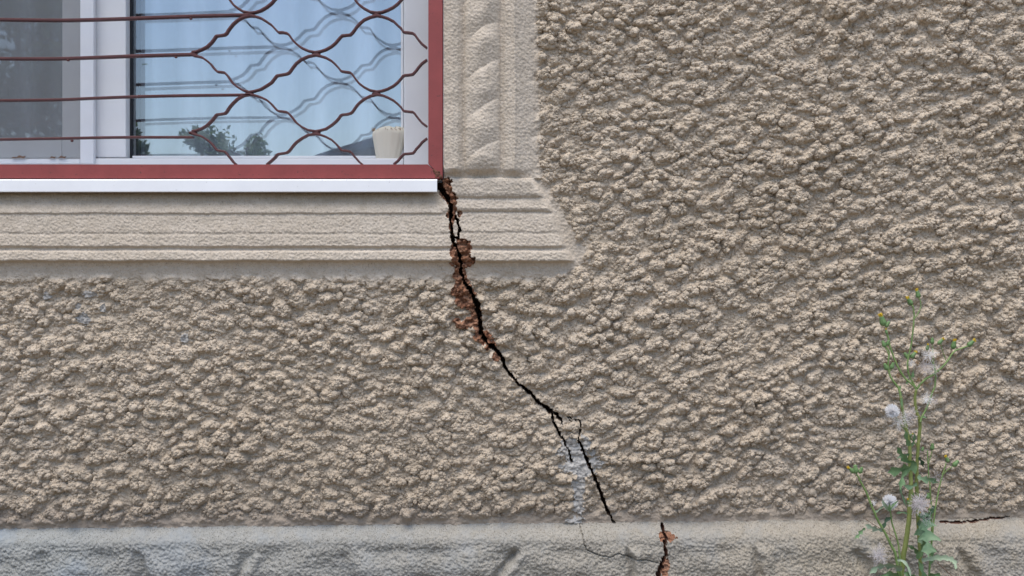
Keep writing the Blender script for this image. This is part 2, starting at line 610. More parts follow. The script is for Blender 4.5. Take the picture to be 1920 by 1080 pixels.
face = face + 8 * perlin(U / 75, V / 50, 25) * sstep(0, 20, V - VE) + 1.2 * fbm(U / 16, V / 14, 3, 27) * sstep(-4, 12, V - VE)
PL = ledge + np.where(V > VE - 6, face, 0) + 0.9 * fbm(U / 6, V / 6, 2, 28) + (2.0 * lumps(U, V, 4.6, 0.36, 0.66, 5) + 0.9 * lumps(U, V, 9.5, 0.36, 0.66, 9) * sstep(-22, 12, V - VE)) * (0.7 + 0.3 * sstep(-6, 10, V - VE))
ISP = V > VP

H = sm * (1 - R) + RH * R
NEAR = sstep(-14, 0, V - VP)
H = H * (1 - NEAR) + (5 + 2 * fbm(U / 9, V / 7, 2, 30)) * NEAR
H = np.where(ISP, PL, H)

# --- cracks (photo pixels, full width)
cracks = [
    [(822, 336, 12), (828, 358, 13), (838, 370, 10), (845, 384, 7), (846, 400, 6), (847, 425, 5), (849, 440, 4), (852, 458, 5), (858, 466, 6), (863, 483, 7),
     (865, 509, 6), (870, 526, 7), (884, 548, 9), (896, 575, 12), (899, 600, 12), (903, 626, 8), (913, 642, 7), (924, 651, 10), (935, 661, 11),
     (942, 673, 11), (947, 690, 8), (965, 711, 10), (980, 726, 8), (993, 737, 10), (1011, 755, 9), (1026, 766, 12), (1034, 776, 9), (1036, 788, 6),
     (1047, 810, 6), (1056, 826, 5), (1064, 838, 4), (1072, 866, 2.5)],
    [(1030, 768, 6), (1044, 779, 8), (1052, 788, 5), (1053, 796, 3)],
    [(855, 405, 3), (858, 413, 6), (861, 425, 6), (863, 437, 6), (860, 447, 6), (853, 446, 3)],
    [(1066, 782, 2), (1078, 787, 2.5), (1087, 788, 4), (1090, 804, 5), (1083, 823, 5), (1092, 842, 6), (1099, 859, 7), (1107, 880, 9), (1114, 893, 8), (1123, 915, 10),
     (1130, 938, 9), (1139, 957, 10), (1146, 970, 9), (1151, 983, 7)],
    [(1062, 780, 2), (1070, 792, 2)],
]
pcracks = [
    [(1243, 981, 6), (1245, 998, 7), (1249, 1010, 7), (1245, 1024, 8), (1249, 1040, 10), (1239, 1056, 10), (1233, 1078, 10), (1226, 1110, 9), (1230, 1200, 8)],
    [(1088, 981, 2.2), (1091, 1000, 2.2), (1096, 1020, 2.4), (1099, 1030, 2.4), (1122, 1040, 2.6), (1142, 1043, 2.4), (1160, 1036, 3), (1186, 1046, 2.4), (1212, 1049, 2.4), (1232, 1054, 2.4)],
    [(1768, 977, 3), (1790, 978, 5), (1835, 975, 5), (1862, 971, 3.5), (1900, 968, 3)],
]
cn = 2.6 * perlin(U / 9, V / 9, 40) + 1.6 * perlin(U / 4, V / 4, 41)
CR = np.zeros(U.shape, bool)
sub = (U > 780) & (U < 1290) & (V > 320) & (V < 1216)
for pts in cracks:
    d, w = poly_dist(U[sub] + cn[sub], V[sub] + 0.7 * cn[sub][::-1], pts)
    hit = np.zeros(U.shape, bool)
    hit[sub] = d < w * np.where(V[sub] > 640, 0.58, 0.75) * (1 + 0.7 * perlin(U[sub] / 16, V[sub] / 16, 44))
    CR |= hit & ~ISP
PCR = np.zeros(U.shape, bool)
HAIR = np.zeros(U.shape, bool)
kk = 1 / 1.011                       # the plinth stands nearer to the lens
for pts in pcracks:
    pts = [(960 + (a - 960) * kk, (540 + (b - 540) * kk) if b > 990 else b, max(w, 3.0)) for a, b, w in pts]
    d, w = poly_dist(U + cn * 0.8, V + 0.5 * cn, pts)
    if max(p_[2] for p_ in pts) < 3.2:
        HAIR |= (d < 1.0) & (V > VP - 3)
        continue
    PCR |= (d < w * 0.66 * (1 + 0.7 * perlin(U / 14, V / 14, 45))) & (V > VP - 3)
PCR &= (U < 1945)

# broken brick showing along the crack
def blob(cx, cy, rx, ry, rot=0.0):
    c, s = math.cos(rot), math.sin(rot)
    x, y = U - cx, V - cy
    return ((x * c + y * s) / rx) ** 2 + ((-x * s + y * c) / ry) ** 2

bn = 0.75 * fbm(U / 13, V / 13, 4, 50, 0.65)
BR = np.zeros(U.shape, bool)
for a in ((838, 352, 9, 20, .3), (848, 375, 10, 13), (850, 398, 7, 14), (849, 405, 10, 8), (850, 430, 6, 22), (862, 402, 5, 6), (866, 468, 17, 20), (870, 490, 22, 12),
          (856, 470, 10, 18), (862, 512, 12, 20), (866, 545, 20, 24), (880, 565, 18, 18), (893, 590, 9, 30), (878, 606, 22, 9, -.2), (905, 632, 20, 12), (922, 648, 10, 9),
          (932, 668, 8, 10), (858, 605, 8, 8)):
    BR |= (blob(*a) + bn) < 1.0
PBR = ((blob(1246, 1002, 16, 9) + 1.1 * bn) < 1) | ((blob(1241, 1058, 10, 16) + bn) < 1) | ((blob(1236, 1090, 11, 20) + bn) < 1)
bl = lumps(U, V, 11, 0.45, 0.8, 7)
bl2 = lumps(U, V, 5, 0.45, 0.8, 8)
BRF = np.zeros(U.shape, np.float32)
for a in ((866, 480, 24, 32), (868, 550, 26, 40), (884, 600, 26, 22), (905, 634, 24, 16), (846, 375, 14, 30)):
    BRF = np.maximum(BRF, sstep(1.3, 0.7, blob(*a) + bn * 0.6))
H = np.where(BR & ~ISP, H * 0.5 - 4 + 9 * bl + 5 * bl2 + 5 * fbm(U / 9, V / 9, 3, 55, 0.6) + 4 * BRF + 2 * b3, H)
H = np.where(PBR & ISP, H - 4 + 4 * bl2, H)

# bare grey mortar
MO = np.zeros(U.shape, bool)
mn = 1.0 * fbm(U / 15, V / 15, 4, 52, 0.65)
for a in ((1080, 842, 28, 22), (1082, 866, 27, 24), (1094, 878, 20, 22), (1086, 905, 13, 22, .1), (1084, 942, 9, 24), (1078, 974, 16, 9), (1118, 868, 13, 12),
          (172, 552, 16, 6), (90, 556, 7, 7), (158, 600, 11, 12), (196, 578, 6, 8), (348, 634, 7, 9), (150, 575, 5, 6)):
    MO |= (blob(*a) + mn) < 1.0
MO &= ~ISP & ~BR
H = np.where(MO, 0.22 * H + 5 + 3 * bl2 + 2.5 * fbm(U / 10, V / 10, 2, 53), H)
DEEP = CR | PCR
# ragged lips, then the void itself
H = np.where(CR, np.minimum(H - 45, -42) + 6 * bl2, H)
H = np.where(HAIR & ~PCR, H - 5, H)
H = np.where(PCR, H - np.where(np.abs(U - 1240) < 26, 17 + 8 * bl2, np.where(U > 1700, 11, 3.5)), H)
# a leftover chip of plaster standing in the upper crack
CHIP = (blob(856, 430, 5.2, 17, 0.0) + 0.3 * bn < 1) & ~CR
H = np.where(CHIP, 22 + 2 * bl2, H)

# sagging: roughcast hangs down a little, so lumps overhang
SAG = np.where(ISP | DEEP, 0.0, R * np.clip(H, 0, 40) * 0.13) - R * 1.5 * (~ISP)
X = (U - 960) / 1000
Z = ZC + (540 - (V + SAG)) / 1000
Y = -H / 1000

nv, nu = U.shape
faces_idx = np.arange(nv * nu).reshape(nv, nu)
f00 = faces_idx[:-1, :-1]


def fmask(m):          # vertex mask -> face mask (majority of corners)
    m = m.astype(np.int8)
    return (m[:-1, :-1] + m[1:, :-1] + m[:-1, 1:] + m[1:, 1:]) >= 2


fu = (U[:-1, :-1] + U[1:, 1:]) / 2
fv = (V[:-1, :-1] + V[1:, 1:]) / 2
HOLE = (np.abs(fu - UC) < 833 - UC) & (fv < 338.5) & (fv > VTOP - 6)
fP, fC, fPC = fmask(ISP), fmask(CR), fmask(PCR)
fB, fPB, fM, fCH = fmask(BR), fmask(PBR), fmask(MO), fmask(CHIP)
fum = UC + np.abs(fu - UC)
fS = (dsm[:-1, :-1] + edge_n[:-1, :-1] * 0.8) > -5
fAp = fS & (fv >= 335)
fRope = fS & (fv < 334) & (fum > 870.5) & (fum < 938)

co = np.stack([X.ravel(), Y.ravel(), Z.ravel()], 1).astype(np.float32)


def ico(sub):
    b_ = bmesh.new()
    bmesh.ops.create_icosphere(b_, subdivisions=sub, radius=1.0)
    v_ = np.array([w.co[:] for w in b_.verts], np.float32)
    f_ = np.array([[w.index for w in f.verts] for f in b_.faces], np.int64)
    b_.free()
    return v_, f_


def nodules():
    """the thrown pebbly clots of the roughcast: knobbly round grains bedded in the relief"""
    g = np.random.default_rng(3)
    out_v, out_f, off = [], [], 0
    gv0, gt0 = ico(1)
    for cell, r0, r1, keep, prot, subd, grit in ((11.0, 3.8, 7.4, 0.64, -0.02, 2, 9), (7.0, 2.5, 4.5, 0.75, 0.12, 2, 3), (4.4, 1.3, 2.3, 0.6, 0.25, 1, 0)):
        iv, itri = ico(subd)
        cu = np.arange(-140, 2060, cell)
        cv = np.arange(-120, 985, cell)
        gu, gv = np.meshgrid(cu, cv)
        gu = (gu + g.uniform(-.5, .5, gu.shape) * cell * 1.0).ravel()
        gv = (gv + g.uniform(-.5, .5, gv.shape) * cell * 1.0).ravel()
        a = np.clip(np.searchsorted(us, gu), 1, nu - 2)
        b = np.clip(np.searchsorted(vs, gv), 1, nv - 2)
        lum = 0.5 * b0[b, a] + 0.5 * b1[b, a]
        bad = CR | BR | MO | ISP | CHIP
        near = bad[b, a]
        for du in (-5, 0, 5):
            for dv in (-4, 0, 4):
                near |= bad[np.clip(b + dv, 0, nv - 1), np.clip(a + du, 0, nu - 1)]
        ok = (R[b, a] > 0.75) & ~near & (lum > g.uniform(0.05, 0.45, lum.shape)) & (g.random(lum.shape) < keep)
        gu, gv, a, b, lum = gu[ok], gv[ok], a[ok], b[ok], lum[ok]
        n = len(gu)
        r = (r0 + (r1 - r0) * g.random(n)) * (0.8 + 0.35 * lum)
        h = H[b, a] - r * (0.55 - prot)
        sc = np.stack([r * g.uniform(.9, 1.35, n), r * g.uniform(.8, 1.05, n), r * g.uniform(.75, 1.05, n)], 1)
        an = g.normal(0.10, 0.5, n)
        vv_ = np.repeat(iv[None], n, 0) * (1 + g.normal(0, .13, (n, len(iv), 1)))
        vv_ = vv_ * sc[:, None, :]
        x = vv_[..., 0] * np.cos(an)[:, None] - vv_[..., 2] * np.sin(an)[:, None]
        z = vv_[..., 0] * np.sin(an)[:, None] + vv_[..., 2] * np.cos(an)[:, None]
        y = vv_[..., 1]
        px_ = (gu[:, None] + x - 960) / 1000
        pz_ = ZC + (540 - (gv + SAG[b, a])[:, None] + z) / 1000
        py_ = -(h[:, None] + y) / 1000
        out_v.append(np.stack([px_, py_, pz_], 2).reshape(-1, 3))
        out_f.append((itri[None] + (np.arange(n) * len(iv))[:, None, None]).reshape(-1, 3) + off)
        off += n * len(iv)
        if grit:                     # sand grains standing on the clot
            m = n * grit
            d = g.normal(0, 1, (m, 3))
            d[:, 1] = np.abs(d[:, 1]) * 1.2
            d /= np.linalg.norm(d, axis=1)[:, None]
            pick = np.repeat(np.arange(n), grit)
            dx, dy, dz = (d * sc[pick] * 0.93).T
            ca, sa = np.cos(an[pick]), np.sin(an[pick])
            rr_ = g.uniform(.8, 1.9, m)
            gvv = np.repeat(gv0[None], m, 0) * (1 + g.normal(0, .2, (m, len(gv0), 1))) * rr_[:, None, None]
            gx = gu[pick] + dx * ca - dz * sa
            gz = dx * sa + dz * ca
            out_v.append(np.stack([(gx[:, None] + gvv[..., 0] - 960) / 1000, -((h[pick] + dy)[:, None] + gvv[..., 1]) / 1000,
                                   ZC + (540 - (gv + SAG[b, a])[pick][:, None] + gz[:, None] + gvv[..., 2]) / 1000], 2).reshape(-1, 3))
            out_f.append((gt0[None] + (np.arange(m) * len(gv0))[:, None, None]).reshape(-1, 3) + off)
            off += m * len(gv0)
    return np.concatenate(out_v).astype(np.float32), np.concatenate(out_f)


def relief(name, mask, mat, parent, extra=None):
    mask = mask & ~HOLE
    i, j = np.nonzero(mask)
    a = i * nu + j
    quads = np.stack([a, a + nu, a + nu + 1, a + 1], 1)
    uniq, inv = np.unique(quads.ravel(), return_inverse=True)
    me = bpy.data.meshes.new(name)
    cc = co[uniq]
    n = len(quads)
    li = inv.astype(np.int32).ravel()
    ls = np.arange(0, n * 4, 4, dtype=np.int32)
    if extra is not None:
        li = np.concatenate([li, (extra[1] + len(cc)).astype(np.int32).ravel()])
        ls = np.concatenate([ls, n * 4 + np.arange(0, len(extra[1]) * 3, 3, dtype=np.int32)])
        cc = np.concatenate([cc, extra[0]])
    me.vertices.add(len(cc))
    me.vertices.foreach_set('co', cc.ravel())
    me.loops.add(len(li))
    me.polygons.add(len(ls))
    me.polygons.foreach_set('loop_start', ls)
    me.loops.foreach_set('vertex_index', li)
    me.update(calc_edges=True)
    me.validate()
    return link(name, me, mat, parent)


wall = empty("house_wall", (0, 0, 0.2), "beige roughcast plaster house wall split by a long diagonal crack below the window corner", "wall")
plinth = empty("plinth", (0, 0, 0), "grey weathered plinth ledge running along the foot of the beige wall", "plinth")
done = np.zeros(fu.shape, bool)


def take(m):
    global done
    m = m & ~done
    done |= m
    return m


m_pc = take(fPC & fP)
m_c = take(fC & ~fP)
m_pb = take(fPB & fP)
m_chip = take(fCH)
m_b = take(fB & ~fP & ~m_chip)
m_m = take(fM & ~fP)
m_pl = take(fP)
m_ap = take(fAp)
m_rope = take(fRope)
m_j = take(fS)
m_r = take(np.ones(fu.shape, bool))

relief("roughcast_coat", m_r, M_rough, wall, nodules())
surround = relief("window_surround", m_j, M_smooth, wall)
relief("rope_moulding", m_rope, M_smooth, surround)
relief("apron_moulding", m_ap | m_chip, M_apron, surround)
relief("crack", m_c, M_crack, wall)
relief("exposed_brick", m_b, M_brick, wall)
relief("bare_mortar", m_m, M_mortar, wall)
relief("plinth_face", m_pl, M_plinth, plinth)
relief("crack", m_pc & (fu < 1500), M_redcrack, plinth)
relief("crack", m_pc & (fu > 1500), M_redcrack, plinth)
relief("exposed_brick", m_pb, M_brick, plinth)
del co, U, V, UM, WU, WV, X, Y, Z, H, RH, PL, b0, b1, b2, b3

# wall body behind the relief: reveals and a closed room
bm = bmesh.new()
x0, x1 = (2 * UC - 833 - 960) / 1000, (833 - 960) / 1000
zt, zb = ZC + (540 - VTOP) / 1000, ZC + (540 - 349) / 1000
add_box(bm, (x1, 0.0, zb + 0.012), (x1 + 0.04, 0.34, zt + 0.1))
add_box(bm, (x0 - 0.04, 0.0, zb - 0.1), (x0, 0.34, zt + 0.1))
add_box(bm, (x0, 0.0, zt), (x1, 0.34, zt + 0.04))
add_box(bm, (x0, 0.062, zb - 0.04), (x1, 0.34, zb))
from_bm("reveal", bm, M_smooth, wall)
bm = bmesh.new()
yb = 0.065
add_box(bm, (x1 + 0.041, yb, 0), (2.7, 0.34, 2.6))
add_box(bm, (-2.5, yb, 0), (x0 - 0.041, 0.34, 2.6))
add_box(bm, (x0 - 0.04, yb, 0), (x1 + 0.04, 0.34, zb - 0.101))
add_box(bm, (x0 - 0.04, yb, zt + 0.101), (x1 + 0.04, 0.34, 2.6))
from_bm("wall_core", bm, M_room, wall)
bm = bmesh.new()
add_box(bm, (-2.5, 3.2, 0), (2.7, 3.3, 2.6))
add_box(bm, (-2.6, 0.342, 0), (-2.5, 3.3, 2.6))
add_box(bm, (2.7, 0.342, 0), (2.8, 3.3, 2.6))
add_box(bm, (-2.6, 0.04, 2.601), (2.8, 3.3, 2.7))
add_box(bm, (-2.6, 0.342, -0.1), (2.8, 3.3, -0.003))
from_bm("room_shell", bm, M_room, wall)

# ------------------------------------------------------------------ ground
bm = bmesh.new()
g = 220.0
vv = [bm.verts.new(p) for p in ((-g, -g, 0), (g, -g, 0), (g, 0.02, 0), (-g, 0.02, 0))]
bm.faces.new(vv)
gr = from_bm("ground", bm, M_ground)
tag(gr, "bare soil ground in front of the wall", "ground", kind="structure")

# ------------------------------------------------------------------ window
UL = 2 * UC - 832
win = empty("window", P(300, 340, 0.1), "white plastic double glazed window reflecting sky and grille", "window")
YF, YG = 0.088, 0.132
bm = bmesh.new()
px_box(bm, 757, -760, 842, 312, YF, 0.175, 0.003)          # right stile
px_box(bm, UL - 8, -760, UL + 70, 312, YF, 0.175, 0.003)
px_box(bm, UL + 71, 296.5, 756.5, 330, YF, 0.175, 0.003)     # bottom rail
px_box(bm, UL + 71, -760, 756.5, -690, YF, 0.175, 0.003)
from_bm("frame", bm, M_white, win)
bm = bmesh.new()
px_box(bm, 178, -688, 236, 295, 0.100, 0.1268, 0.003)
from_bm("mullion", bm, M_white, win)
bm = bmesh.new()
px_box(bm, 236, -688, 247.5, 296, 0.127, 0.131)
px_box(bm, 247, -688, 258, 296, 0.136, 0.157)
from_bm("gasket", bm, M_gasket, win)
bm = bmesh.new()                                              # sash bead round the right pane
px_box(bm, 751.5, -688, 756.6, 291.5, 0.112, 0.17, 0.002)
px_box(bm, 248, 292, 756.6, 296.3, 0.112, 0.17, 0.001)
from_bm("bead", bm, M_white, win)
bm = bmesh.new()                                              # left sash behind the insect screen
px_box(bm, 116, -688, 177.5, 296, 0.116, 0.168, 0.003)
px_box(bm, UL + 72, 258, 115.5, 296, 0.116, 0.168, 0.003)
from_bm("sash", bm, M_white, win)


def pane(u0, v0, u1, v1, y, mat, parent):
    bm = bmesh.new()
    px_box(bm, u0, v0, u1, v1, y, y + 0.0015)
    # only the front sheet counts optically
    for f in [f for f in bm.faces if f.normal.y > -0.5]:
        pass
    bm2 = bmesh.new()
    a, b = P(u0, v1, y), P(u1, v0, y)
    vs_ = [bm2.verts.new(p) for p in ((a.x, y, a.z), (b.x, y, a.z), (b.x, y, b.z), (a.x, y, b.z))]
    bm2.faces.new(vs_)
    bm.free()
    return from_bm("glass_pane", bm2, mat, parent)


pane(244, -690, 760, 300, YG, M_glass1, win)
pane(244, -690, 760, 300, YG + 0.028, M_glass2, win)
pane(UL + 60, -690, 120, 262, YG, M_glass1, win)
pane(UL + 60, -690, 120, 262, YG + 0.028, M_glass2, win)

# insect screen over the left half
scr = empty("insect_screen", P(60, 300, 0.085), "grey insect screen with white frame over the left window half", "screen")
bm = bmesh.new()
px_box(bm, 150, -680, 175.5, 307, 0.078, 0.0915, 0.002)
px_box(bm, UL + 80, 298.5, 149.6, 307, 0.080, 0.0915, 0.0015)
from_bm("screen_frame", bm, M_screenframe, scr)
bm = bmesh.new()
a, b = P(UL + 80, 299, 0.086), P(150.5, -680, 0.086)
vs_ = [bm.verts.new(p) for p in ((a.x, 0.086, a.z), (b.x, 0.086, a.z), (b.x, 0.086, b.z), (a.x, 0.086, b.z))]
bm.faces.new(vs_)
from_bm("mesh_net", bm, M_mesh, scr)
# dry leaf bits caught at the foot of the screen
for (du, w, hgt) in ((25, 4, 3), (38, 10, 6), (98, 6, 4), (116, 8, 5)):
    bm = bmesh.new()
    c = P(du, 297, 0.076)
    pts = [(-w, 0, 0), (-w * .3, 0, hgt), (w * .4, 0, hgt * .6), (w, 0, hgt * .9), (w * .6, 0, 0), (0, 0, hgt * .25)]
    top = [bm.verts.new(c + Vector((p[0] / 1000, p[1], p[2] / 1000))) for p in pts]
    bm.faces.new(top)
    r = bmesh.ops.extrude_face_region(bm, geom=bm.faces[:])
    bmesh.ops.translate(bm, verts=[v for v in r['geom'] if isinstance(v, bmesh.types.BMVert)], vec=(0, 0.004, 0.0008))
    o = from_bm("dry_leaf", bm, M_twig)
    tag(o, "dry brown leaf scrap caught at the bottom of the insect screen", "leaf", "dry leaf scraps on the screen")

# curtains inside
def curtain(name, u0, u1, v0, v1, y, amp, per, mat, label, seed):
    bm = bmesh.new()
    N, K = 260, 24
    a, b = P(u0, v1, y), P(u1, v0, y)
    grid = []
    rr = random.Random(seed)
    ph1, ph2 = rr.random() * 6, rr.random() * 6
    for i in range(N + 1):
        row = []
        t = i / N
        for k in range(K + 1):
            s = k / K
            x = a.x + (b.x - a.x) * t
            yy = y + amp * (math.sin(x * per + ph1 + 0.6 * s) + 0.5 * math.sin(x * per * 2.3 + ph2)) * (0.5 + 0.5 * (1 - s))
            row.append(bm.verts.new((x, yy, a.z + (b.z - a.z) * s)))
        grid.append(row)
    for i in range(N):
        for k in range(K):
            bm.faces.new((grid[i][k], grid[i + 1][k], grid[i + 1][k + 1], grid[i][k + 1]))
    o = from_bm(name, bm, mat, None, True)
    return tag(o, label, "curtain")


curtain("sheer_curtain", UL, 850, -700, 420, 0.225, 0.016, 55, M_sheer, "thin white sheer curtain hanging behind the glass", 3)
# cream woven bundle in the lower right corner of the window
bm = bmesh.new()
rows = []
cpr = [(302, .020), (296, .0225), (285, .0255), (272, .0285), (260, .0315), (252, .0335), (247, .0335), (243, .030), (240, .022), (238.5, .010)]
for s_, (vv0, w) in enumerate(cpr):
    cz = P(730, vv0, 0.109)
    ring = []
    for k in range(48):
        an = 2 * math.pi * k / 48
        rr_ = w * (1 + 0.035 * math.sin(an * 13 + s_ * .25) + 0.02 * math.sin(an * 5 + 1))
        ring.append(bm.verts.new((cz.x + rr_ * math.cos(an) + (s_ - 5) * 0.0008, 0.108 + rr_ * 0.48 * math.sin(an), cz.z + 0.002 * math.sin(an * 3 + 1) * (s_ > 4))))
    rows.append(ring)
for i in range(len(rows) - 1):
    for k in range(48):
        bm.faces.new((rows[i][k], rows[i][(k + 1) % 48], rows[i + 1][(k + 1) % 48], rows[i + 1][k]))
bm.faces.new(rows[0][::-1])
bm.faces.new(rows[-1])
o = from_bm("cloth_bundle", bm, M_cream, None, True)
tag(o, "cream cloth bundle tucked in the lower right corner of the window", "cloth")
bm = bmesh.new()
for k in range(70):
    an = random.uniform(0, 6.283)
    cz = P(730, 246, 0.109)
    p0 = Vector((cz.x + .0325 * math.cos(an), 0.108 + .0155 * math.sin(an), cz.z + random.uniform(-.001, .003)))
    tube(bm, [p0, p0 + Vector((random.uniform(-.004, .004), random.uniform(-.001, .001), random.uniform(.002, .006)))], [.0005, .0003], 4)
fr = from_bm("fringe", bm, M_dry, o)
# ------------------------------------------------------------------ sheet metal sill
bm = bmesh.new()
yS = -0.031
zA, zB = P(0, 336, yS).z, P(0, 360, yS).z
xa, xb = P(UL - 10, 0, yS).x, P(819.5, 0, yS).x
prof = [(0.10, zA + 0.012), (yS + 0.002, zA), (yS, zA - 0.002), (yS, zB + 0.001), (yS + 0.001, zB), (yS + 0.006, zB), (yS + 0.006, zB + 0.002),
        (yS + 0.0025, zB + 0.002), (yS + 0.0025, zA - 0.004), (0.10, zA + 0.009)]
L = [bm.verts.new((xa, y, z)) for y, z in prof]
Rr = [bm.verts.new((xb, y, z)) for y, z in prof]
n = len(prof)
for i in range(n):
    bm.faces.new((L[i], L[(i + 1) % n], Rr[(i + 1) % n], Rr[i]))
bm.faces.new(L[::-1])
bm.faces.new(Rr)
bmesh.ops.recalc_face_normals(bm, faces=bm.faces[:])
sill = from_bm("windowsill", bm, M_sill)
tag(sill, "white folded sheet metal sill under the red grille", "windowsill")

# ------------------------------------------------------------------ security grille
gri = empty("window_grille", P(400, 322, -0.02), "dark red painted iron window grille with wavy and straight bars", "grille")
yf = -0.024
bm = bmesh.new()


def prism(bm, poly, y0, y1):
    a = [bm.verts.new(P(u, v, y0)) for u, v in poly]
    b = [bm.verts.new(Vector((w.co.x, y1, w.co.z))) for w in a]
    n = len(a)
    bm.faces.new(a)
    bm.faces.new(b[::-1])
    for i in range(n):
        bm.faces.new((a[i], b[i], b[(i + 1) % n], a[(i + 1) % n]))


prism(bm, [(UL + 27, 308.2), (802.4, 308.2), (829.4, 334.6), (UL, 334.6)], yf, yf + 0.004)
from_b = bm
bmesh.ops.recalc_face_normals(bm, faces=bm.faces[:])
bmesh.ops.bevel(bm, geom=bm.edges[:], offset=0.0009, segments=2, affect='EDGES')
from_bm("frame_rail", bm, M_red, gri)
bm = bmesh.new()
prism(bm, [(803.0, -690), (830, -716), (830, 334.2), (803.0, 307.8)], yf, yf + 0.004)
bmesh.ops.recalc_face_normals(bm, faces=bm.faces[:])
bmesh.ops.bevel(bm, geom=bm.edges[:], offset=0.0009, segments=2, affect='EDGES')
from_bm("frame_stile", bm, M_red, gri)
bm = bmesh.new()
prism(bm, [(UL, -716), (UL + 26.4, -690), (UL + 26.4, 307.8), (UL, 334.2)], yf, yf + 0.004)
bmesh.ops.recalc_face_normals(bm, faces=bm.faces[:])
from_bm("frame_stile", bm, M_red, gri)
bm = bmesh.new()
prism(bm, [(UL, -717), (830, -717), (802.4, -690.6), (UL + 27, -690.6)], yf, yf + 0.004)
bmesh.ops.recalc_face_normals(bm, faces=bm.faces[:])
from_bm("frame_rail", bm, M_red, gri)
# flanges of the angle iron, running back into the opening
bm = bmesh.new()
a = P(829.4, 334.4, yf)
b = P(829.4, -716, yf)
add_box(bm, (a.x - 0.004, yf + 0.0045, a.z), (a.x, yf + 0.03, b.z))
add_box(bm, (P(UL, 0, yf).x + 0.002, yf + 0.0045, a.z), (a.x - 0.0045, yf + 0.03, a.z + 0.004))
from_bm("angle_flange", bm, M_red, gri)

bm = bmesh.new()
for (u, v, r) in ((817, 323, 4), (821, 327, 5), (814, 320, 2.5), (826, 331, 3.5), (823, 322, 2), (818, 331, 2.2)):
    bmesh.ops.create_icosphere(bm, subdivisions=2, radius=1.0, matrix=Matrix.Translation(P(u, v, yf)) @ Matrix.Diagonal((r / 1000, 0.0011, r / 1000, 1)))
for vtx in bm.verts:
    vtx.co += Vector((random.uniform(-.6, .6), random.uniform(-.25, .25), random.uniform(-.6, .6))) / 1000
from_bm("corner_weld", bm, M_rust, gri, True)

PROF = [(0, 0), (.08, .02), (.17, .07), (.26, .16), (.33, .26), (.38, .36), (.415, .43), (.44, .452), (.50, .462), (.565, .48), (.595, .52), (.62, .58), (.66, .67), (.71, .77), (.79, .88), (.89, .965), (1, 1)]


def strip(bm, pts, y0=-0.0195, y1=-0.0055, th=3.7):
    """flat bar on edge following photo-pixel points"""
    rr = []
    n = len(pts)
    for i in range(n):
        p, q = pts[max(i - 1, 0)], pts[min(i + 1, n - 1)]
        dx, dy = q[0] - p[0], q[1] - p[1]
        l = math.hypot(dx, dy) or 1
        nx, ny = -dy / l * th / 2, dx / l * th / 2
        u, v = pts[i]
        A_, B_ = P(u + nx, v + ny, -0.012), P(u - nx, v - ny, -0.012)
        rr.append([bm.verts.new((A_.x, y0, A_.z)), bm.verts.new((B_.x, y0, B_.z)), bm.verts.new((B_.x, y1, B_.z)), bm.verts.new((A_.x, y1, A_.z))])
    for i in range(n - 1):
        for k in range(4):
            bm.faces.new((rr[i][k], rr[i][(k + 1) % 4], rr[i + 1][(k + 1) % 4], rr[i + 1][k]))
    bm.faces.new(rr[0][::-1])
    bm.faces.new(rr[-1])
    bmesh.ops.recalc_face_normals(bm, faces=bm.faces[:])
    es = [e for e in bm.edges if len(e.link_faces) == 2 and e.calc_face_angle(0) > 1.0]
    bmesh.ops.bevel(bm, geom=es, offset=0.0007, segments=1, affect='EDGES')


COLS = [361, 469, 592, 707, 826]          # node columns
GAP = 2.6


def node(i, row):
    """height of the kissing point: odd rows at even columns"""
    return 27.5 + 73.8 * row


def clip_path(pts, vmax=309.5, umax=804.5):
    """pieces of the path that stay inside the frame"""
    out, cur = [], []
    for a, b in zip(pts[:-1], pts[1:]):
        for k in range(3):
            t = k / 3
            p = (a[0] + (b[0] - a[0]) * t, a[1] + (b[1] - a[1]) * t)
            if p[1] <= vmax and p[0] <= umax and p[1] > -692:
                cur.append(p)
            elif cur:
                out.append(cur)
                cur = []
    if cur:
        out.append(cur)
    return [c for c in out if len(c) > 4]


rnd = random.Random(5)
# wave w runs between node rows w (peaks) and w+1 (valleys); node rows: 0 -> v 27, 1 -> v 101, 2 -> v 175 ...
for w in range(-10, 4):
    bm = bmesh.new()
    top, bot = node(0, w), node(0, w + 1)
    pts = []
    up_first = (w % 2 == 0)                      # even waves climb from column 361
    for c in range(len(COLS) - 1):
        u0, u1 = COLS[c], COLS[c + 1]
        rising = up_first if c % 2 == 0 else not up_first
        for (s, t) in PROF[:-1] if c < len(COLS) - 2 else PROF:
            s += 0.0
            if rising:
                pts.append((u0 + (u1 - u0) * s, bot - GAP + (top + GAP - bot + GAP) * t))
            else:
                pts.append((u1 - (u1 - u0) * (1 - s), top + GAP + (bot - GAP - top - GAP) * t))
    pts = [(u + rnd.uniform(-.5, .5), v + rnd.uniform(-.5, .5)) for u, v in pts]
    pieces = clip_path(pts)
    for pc in pieces:
        for mirror in (False, True):
            bm = bmesh.new()
            strip(bm, [(2 * UC - u, v) for u, v in pc] if mirror else pc)
            from_bm("wavy_bar", bm, M_rod, gri)
